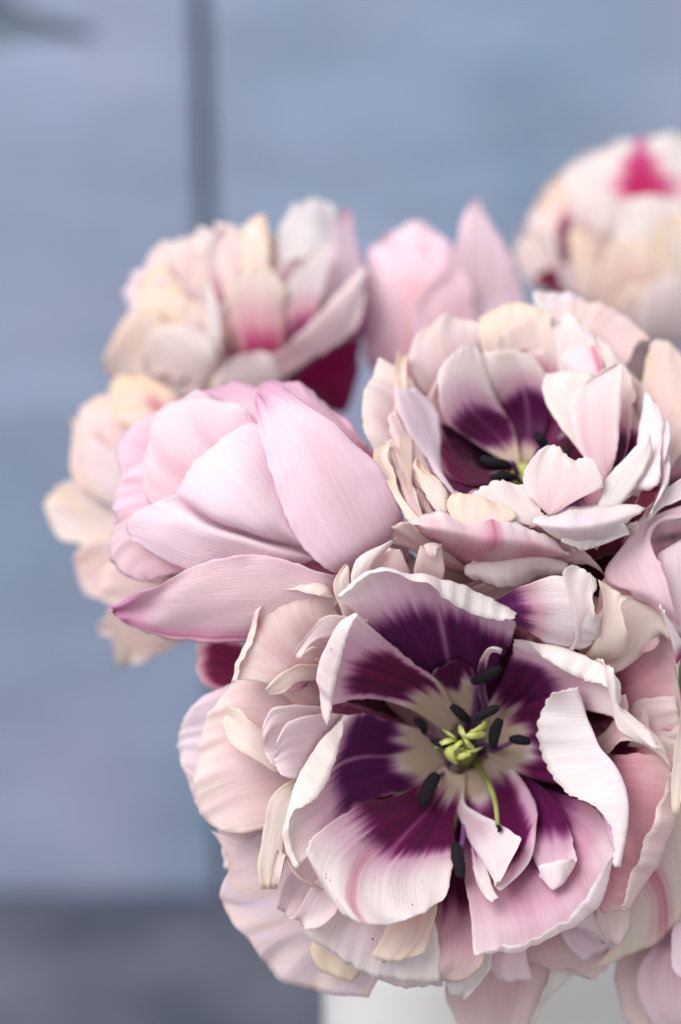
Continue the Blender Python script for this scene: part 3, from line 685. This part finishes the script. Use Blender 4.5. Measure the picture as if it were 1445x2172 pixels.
# folded front
P('F2', '870,1118 918,1145 980,1173 1045,1195 1150,1183 1212,1174|878,1112,28 935,1118,34 1040,1138,38 1130,1152,32 1207,1172,12|863,1105 900,1090 965,1085 1043,1089 1128,1118 1200,1165', 15, sty='W', fl=0.9, flp=1.0, out=True, edge=0.5,
  streak=[(0.02, 0.075, 0.5, 1.2, rgb(198, 84, 126), 0.75)])
P('F2', '1000,1190 1060,1190 1150,1180|988,1200 1045,1196,10 1150,1182,10 1206,1194|985,1214,24 1060,1216,32 1150,1206,28 1203,1202,16|1000,1232,20 1074,1242,24 1150,1228,20 1196,1208,14', 15, sty='W', fl=0.2, edge=0.3)
P('F2', '1150,1200 1210,1190|1180,1170 1262,1200|1190,1150 1250,1180 1290,1225', -15, sty='T', fl=0.5, flp=1.0)
P('F2', '920,1200 1010,1220|850,1160 930,1160|803,1152 830,1118 872,1108', -25, sty='T', fl=0.7, flp=0.9)
P('F2', '1180,1144 1240,1140 1312,1131|1140,1117 1222,1116,22 1352,1098|1131,1103 1178,1085 1264,1065 1340,1068 1368,1072', 28, sty='W', edge=0.9, ruf=4, fl=0.1, streak=[(-0.25, 0.012, 0.6, 0.9, rgb(206, 60, 110), 1.0)])
P('F2', '1200,1130 1330,1120|1190,1143 1260,1141 1338,1131|1214,1162,18 1236,1167,18 1290,1147,14', 20, sty='W', edge=0.7)
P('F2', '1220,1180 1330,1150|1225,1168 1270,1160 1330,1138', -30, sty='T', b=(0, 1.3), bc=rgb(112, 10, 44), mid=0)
# small pieces between the two flowers (outer ring of the front flower)
P('F1', '780,1300 830,1290|745,1218 788,1210|757,1184 802,1180|800,1157 826,1156|838,1145 842,1143', -25, sty='W', edge=0.4)
P('F1', '800,1290 880,1290|785,1210 870,1215|810,1160 850,1165', -45, sty='T', fl=0.4)
P('F1', '722,1290 748,1270|707,1242 742,1236|717,1216 741,1211|733,1196 739,1199', -25, sty='C', edge=0.5)
P('F1', '890,1290 940,1290|883,1190 912,1184 941,1190|896,1156 918,1150 937,1158|904,1172,10 920,1183,12 930,1170,10', -40, sty='T', edge=0.2, fl=0.5)

ring('F2', 1110, 960, 250, 215, 8, -45, 0.2, bc=rgb(100, 20, 70))
ring('F2', 1120, 960, 300, 250, 8, -110, 0.5, fl=0.4)
# F2 stamens
stamen('F2', [(1115, 1040, -420), (1140, 960, -330), (1150, 940, -300)], [(1135, 918, -270), (1158, 948, -285)], 16)
stamen('F2', [(1105, 1040, -420), (1090, 985, -340), (1085, 980, -320)], [(1020, 972, -250), (1078, 984, -270)], 17)
stamen('F2', [(1105, 1040, -420), (1100, 1015, -340), (1098, 1014, -320)], [(1040, 1013, -250), (1096, 1013, -270)], 14)
tube('ovary', loc(FLOWERS['F2'], crv([(1125, 1100, -480), (1118, 1040, -420), (1112, 1005, -370)], 10)), np.linspace(.004, .003, 10), M_STIGMA, FLOWERS['F2'].root, 12)

# ================================================================== F3 : lilac pink tulip
K = dict(sty='K', ruf=2.4, fl=0.1, edge=0.45)
P('F3', '700,1218 710,1295 690,1372|592,1183 605,1270 560,1364|500,1177 485,1270 440,1357|400,1206 372,1275 340,1347|304,1257 290,1292 270,1326|240,1284 240,1293 246,1306|229,1287 230,1290 234,1294', 15, **K, tip=(rgb(206, 130, 178), 0.8, 0.25), streak=[(0.9, 0.25, 0.3, 1.2, rgb(214, 130, 168), 0.8)])
P('F3', '692,1206 765,1160 852,1090|630,1142 720,1055 815,1008|578,1010 672,935 755,936|547,900 604,855 677,872|540,853 560,815 602,818', 25, **K, streak=[(0.1, 0.3, 0.3, 0.7, rgb(238, 190, 200), 0.5)], tip=(rgb(218, 160, 196), 0.7, 0.2))
P('F3', '560,930 690,900 820,980|480,850 620,830 780,950|425,832 545,806 650,822 775,938', -175, sty='K', fl=0.5, flp=0.6, tip=(rgb(214, 160, 190), 0.6, 0.4))
P('F3', '700,1175 690,1178,0 680,1182,-10 670,1186,0 640,1200|650,1140 640,1152,20 636,1164,-34 620,1176,16 560,1210|604,1000 570,1075,26 540,1122,28 530,1134,-38 520,1145,26 498,1165,16 450,1215|566,906 500,995,32 458,1094,28 448,1107,-36 438,1118,28 400,1146,20 385,1210|536,897 455,970,22 416,1064,18 405,1078,-26 394,1088,18 335,1122,16 322,1178|530,898 420,970 378,1038,4 372,1048,-4 364,1052,4 284,1090 264,1120 282,1146', -35, base=False, sty='K', ruf=3, fl=0.1, lump=1.0, edge=0.3, curl=3)
P('F3', '640,1050 560,1100 500,1130|575,940 480,1010 400,1085|540,890 440,910 350,960 318,1070|534,880 497,858 437,841 370,854 329,886 309,965 303,1045', -120, sty='K', fl=0.5, flp=0.6, edge=0.1)
P('F3', '520,900 420,980 340,1060|470,850 350,900 270,1020|420,832 328,880 266,913 252,1018', -160, sty='K', fl=0.6, flp=0.6, edge=0.2)
P('F3', '480,1060 440,1120|350,970 300,1090|303,976 262,1016 240,1070 246,1104', -130, sty='K', fl=0.5, flp=0.6)
P('F3', '520,1150 500,1220|380,1090 330,1130 370,1215|280,1080 262,1150 320,1235|250,1098 232,1138 240,1185 275,1219 330,1244', -100, sty='K', fl=0.6, flp=0.7)

# ================================================================== F8 : pink flower at the right edge
P('F8', '1330,1255 1400,1270 1432,1300|1284,1216 1350,1200 1404,1200|1328,1147 1360,1150 1389,1176|1360,1106 1372,1116 1378,1132|1394,1086 1400,1093 1392,1110|1465,1074 1468,1082 1450,1093', 20, sty='K', fl=0.2)
P('F8', '1385,1210 1480,1190|1372,1150 1480,1130|1385,1100 1480,1080', -70, sty='K', fl=0.7, flp=0.8, streak=[(0.0, 0.9, 0.62, 0.66, rgb(30, 14, 20), 1.0)])  # near-black band paints the shade line of the crease
P('F8', '1418,1335 1490,1335|1400,1240 1490,1240|1390,1178 1440,1162 1490,1150|1398,1166 1445,1140 1495,1120', -15, sty='K', tip=(rgb(40, 18, 26), 1.0, 0.04), fl=0.1)  # near-black rim continues the painted crease shade
P('F8', '1404,1296 1409,1300|1412,1325 1426,1324|1424,1365 1446,1358|1432,1398 1452,1386', 60, sty='W', tip=(rgb(190, 60, 130), 0.9, 0.25), ruf=1)
P('F8', '1300,1400 1330,1400|1290,1300 1350,1300|1285,1222 1330,1180', -90, sty='T', b=(0, 1.2), bc=rgb(70, 24, 50), mid=0)  # dark sheet added for the gap, its shade put into the colour

# ================================================================== F4 : cream double, back left
P('F4', '480,720 540,700|392,610 510,610|368,545 480,560|384,504 426,512 475,560', -60, sty='T', orange=0.25, fl=0.2)
P('F4', '450,740 490,710|340,670 410,640|288,642 352,562|305,584 346,551', -40, sty='C', orange=0.35)
P('F4', '400,750 400,800|330,662 300,805|272,662 240,740 252,822|224,742 228,795', -20, sty='C', orange=0.35)
P('F4', '462,762 420,835|434,706 362,722 312,832|400,690 330,700 299,762', 20, sty='W', fl=0.1)
P('F4', '515,745 600,745|496,655 550,655 608,655|497,592 550,580 605,602|522,567 548,562 572,565', 30, sty='C', b=(0, .42), bc=rgb(200, 90, 130), feather=0.12, mid=0)
P('F4', '480,650 540,650|462,560 520,560|456,500 510,510|455,470 478,474', -30, sty='T', edge=0.6)
P('F4', '520,640 580,640|515,560 575,560|514,500 574,510|530,464 562,456', -5, sty='C', orange=0.3)
P('F4', '440,740 470,740|436,660 462,650|424,600 440,594', 10, sty='W')
P('F4', '620,640 740,640|588,530 660,510 722,530|600,470 660,450 715,470|628,436 665,423 700,432', -40, sty='W', edge=0.5)
P('F4', '690,660 770,640|700,550 768,550|714,470 756,500|730,438 746,450', -20, sty='L', fl=0.3, tip=(rgb(190, 100, 140), 0.3, 0.2))
P('F4', '610,720 670,700|600,640 690,620|640,560 700,540|668,528 695,524', 15, sty='W', b=(0, .4), bc=rgb(200, 90, 130), mid=0)
P('F4', '740,700 775,700|735,600 776,600|745,540 772,540', -50, sty='K', b=(0, .9), bc=rgb(190, 90, 140), mid=0)
P('F4', '480,800 560,810 605,808|576,752 625,772 675,752|650,692 695,712 748,706|722,622 748,652 770,652|774,570 780,566', 60, sty='W', fl=0.5, flp=1.0)
P('F4', '612,812 690,830 738,870|680,756 720,785 762,792|748,716 758,722 768,738', 20, sty='W', b=(0, 1.3), bc=rgb(150, 4, 84), mid=0, bu=1.2, label='petal with crimson underside')
P('F4', '480,840 590,830|470,782 540,762 592,772|500,754 545,748 575,752', 70, sty='W', edge=0.2)
P('F4', '330,890 420,860|300,860 390,820|290,810 330,790 400,800', 30, sty='W')
P('F4', '440,860 500,850|445,820 480,815|455,800 475,796', 60, sty='C', edge=0.6)

# ================================================================== F5 : cream double behind the pink one
P('F5', '380,960 430,880|310,930 380,850|262,900 300,840 350,820|240,880 262,822 300,795', 50, sty='C', orange=0.95, streak=[(0.2, 0.2, 0.2, 0.75, rgb(206, 80, 100), 0.8), (0.75, 0.15, 0.2, 0.6, rgb(200, 70, 100), 0.7)])
P('F5', '330,1060 360,960|222,1062 300,910|150,1005 200,905 262,845|156,905 180,856 218,834', 20, sty='T', orange=0.35)
P('F5', '260,1080 300,960|190,1050 230,950|165,960 190,900', 45, sty='L', orange=0.3)
P('F5', '310,1060 310,1130|205,1022 185,1155|132,1028 122,1135|94,1060 100,1092', 10, sty='T', orange=0.45, edge=0.9)
P('F5', '330,1160 340,1255|222,1142 242,1272|168,1165 176,1250|157,1186 165,1222', 20, sty='T', orange=0.35)
P('F5', '330,1210 345,1295|235,1195 245,1285|212,1218 218,1272', 45, sty='T', fl=0.3)
P('F5', '350,1260 430,1330|232,1292 335,1355 405,1352|240,1350 295,1390 355,1378|250,1412 275,1410 310,1396', 30, sty='T', orange=0.35, fl=0.4)
P('F5', '260,1330 280,1370|225,1310 235,1350|207,1320 212,1342', 20, sty='L', orange=0.3)
P('F5', '200,930 240,940|160,905 180,910|146,888 152,898', 0, sty='C', orange=0.7)

P('F5', '330,900 360,850|250,870 290,800|222,838 252,792', 10, sty='C', orange=0.5, curl=12)
def tuft(key, cx, cy, rx, ry, n, lo, hi, seed, stys='WTTL', size=(140, 190), fl=0.25, a_range=(0, 6.283), orange=0.15, pull=0.55):
    rg = random.Random(seed)
    for i in range(n):
        a = a_range[0] + (a_range[1] - a_range[0]) * (i + rg.uniform(0.2, 0.8)) / n
        q = rg.uniform(lo, hi)
        x, y = cx + rx * q * math.cos(a), cy + ry * q * math.sin(a)
        bx, by = FLOWERS[key].base[0], FLOWERS[key].base[1]
        dx, dy = (x - cx) * pull + (x - bx) * (1 - pull), (y - cy) * pull + (y - by) * (1 - pull)
        l = math.hypot(dx, dy) + 1e-6; dx, dy = dx / l, dy / l
        L = rg.uniform(*size); w = L * rg.uniform(0.28, 0.40)
        tw = rg.uniform(-25, 25)
        rows = []
        for (f, ww, o) in ((0.0, 0.55, -30), (0.4, 1.0, 0), (0.75, 0.95, 8), (1.0, 0.4, rg.uniform(-25, 15))):
            px, py = x - dx * L * (1 - f), y - dy * L * (1 - f)
            rows.append(' '.join('%.0f,%.0f,%.0f' % (px - dy * w * ww * k, py + dx * w * ww * k, o + tw * k * f + (-14 if k == 0 else 0)) for k in (-1, 0, 1)))
        P(key, '|'.join(rows), rg.uniform(-75, -35) + (1 - q) * 15, sty=rg.choice(stys), fl=fl, orange=orange * rg.random(), b=(0, 0.36) if rg.random() < 0.4 else None, bc=rgb(190, 80, 120), feather=0.12, mid=0, curl=12, wav=4, lump=3)
tuft('F4', 490, 640, 235, 165, 9, 0.80, 1.0, 3, a_range=(2.6, 5.9))
tuft('F4', 500, 650, 200, 150, 8, 0.35, 0.75, 5)
tuft('F4', 400, 720, 150, 100, 6, 0.5, 0.9, 8, a_range=(2.0, 4.6))
tuft('F5', 330, 1090, 190, 250, 8, 0.75, 0.98, 4, a_range=(2.2, 4.3), size=(90, 140), orange=0.3)
tuft('F5', 320, 1090, 160, 220, 8, 0.4, 0.7, 6, a_range=(2.0, 4.4), size=(90, 140), orange=0.4)
tuft('F7', 1370, 500, 250, 190, 4, 0.75, 1.0, 7, a_range=(2.6, 4.9), size=(130, 190))
tuft('F7', 1370, 540, 190, 150, 8, 0.3, 0.75, 9, size=(110, 160), orange=0.4)
# ================================================================== F6 : pink tulip at the back
P('F6', '800,640 960,640|790,530 870,510 958,540|822,506 886,471 960,520', -60, sty='K', fl=0.5)
P('F6', '900,760 1090,760|870,650 1114,640|925,585 1098,575|966,520 1062,505|986,455 1034,462|1002,425 1010,423', 34, sty='K', fl=0.15)
P('F6', '780,770 870,810 1010,770|766,690 870,690 1010,650|770,590 870,580 1000,600|782,525 860,508 962,552', 20, sty='K', fl=0.5, streak=[(0.0, 0.25, 0.2, 0.8, rgb(240, 170, 170), 0.5)])

# ================================================================== F7 : white double at the back right
P('F7', '1240,640 1290,580|1160,620 1190,540|1110,590 1130,480|1088,540 1100,490', -45, sty='T', orange=0.2, curl=16)
P('F7', '1240,560 1320,520|1160,500 1240,420|1125,455 1190,370|1150,410 1176,380', -55, sty='C', orange=0.35, curl=16)
P('F7', '1270,500 1350,460|1215,430 1310,370|1190,370 1300,310|1240,326 1335,294', -40, sty='W', orange=0.15, curl=16)
P('F7', '1320,440 1462,440|1282,370 1380,360 1490,370|1310,302 1362,287 1480,292', -20, sty='W', streak=[(-0.2, 0.60, 0.1, 0.52, rgb(196, 16, 92), 1.5), (-0.25, 0.32, 0.4, 0.74, rgb(196, 20, 96), 1.4), (-0.28, 0.17, 0.6, 1.05, rgb(206, 70, 136), 1.0)], label='white petal with a crimson streak')
P('F7', '1300,640 1470,620|1298,520 1390,500 1480,520|1320,440 1380,428 1455,446|1322,424 1380,413 1440,424', 30, sty='W', edge=0.3)
P('F7', '1400,600 1480,600|1390,510 1480,500|1400,460 1470,450', 55, sty='C', orange=0.5)
P('F7', '1230,640 1262,640|1208,530 1268,540|1206,492 1250,500|1212,478 1228,480', 40, sty='C', orange=0.3)
P('F7', '1260,640 1290,600|1190,560 1225,540|1178,480 1216,470|1188,440 1206,436', 10, sty='T', b=(0.25, 0.9), bc=rgb(140, 40, 84), mid=0, bu=0.8)
P('F7', '1250,660 1290,650|1150,610 1200,580|1130,590 1165,565', 0, sty='T', b=(0.2, 1.2), bc=rgb(130, 40, 66), mid=0)
P('F7', '1240,640 1262,640|1190,600 1225,600|1190,565 1215,560', 20, sty='L', fl=0.3)
P('F7', '1270,690 1420,680|1262,600 1340,590 1420,600|1285,525 1340,510 1400,530', 45, sty='C', fl=0.5, flp=1.2)
P('F7', '1350,730 1500,720|1355,650 1430,640 1500,650|1375,600 1430,585 1490,595', 90, sty='W', fl=0.1)
P('F7', '1310,700 1400,720|1300,640 1370,660|1330,600 1380,610', 70, sty='C', fl=0.3)

P('F7', '1300,800 1420,800|1290,740 1420,760|1290,690 1350,700 1420,720', 40, sty='T', fl=0.3)
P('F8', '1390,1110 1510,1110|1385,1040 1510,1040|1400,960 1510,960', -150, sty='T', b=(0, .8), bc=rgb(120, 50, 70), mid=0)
P('F8', '1240,1330 1330,1330|1215,1230 1330,1220|1210,1160 1345,1130', -150, sty='T', b=(0, 1.3), bc=rgb(80, 24, 50), mid=0, bu=1.2)  # added dark filler, colour stands in for shade in the gap
P('F8', '1040,1330 1240,1330|1000,1250 1230,1240|990,1200 1220,1180', -160, sty='T', b=(0, 1.3), bc=rgb(80, 24, 50), mid=0, bu=1.2)  # second dark filler, carries the gap's painted shade further left
# ================================================================== F9 : drooping flower at the bottom right
P('F9', '1330,2010 1480,1990|1303,2055 1380,2060 1480,2050|1308,2110 1390,2130 1480,2120|1335,2175 1400,2195 1480,2190', 20, sty='T', fl=0.3, orange=0.2)
P('F9', '1380,2010 1470,2010|1350,2070 1470,2080|1370,2150 1470,2160|1400,2200 1480,2210', 50, sty='L', fl=0.5)
P('F9', '1436,1940 1490,1940|1424,2000 1490,2010|1430,2060 1490,2060|1445,2080 1490,2085', 110, sty='K', fl=0.0, tip=(rgb(170, 90, 160), 0.2, 0.1))
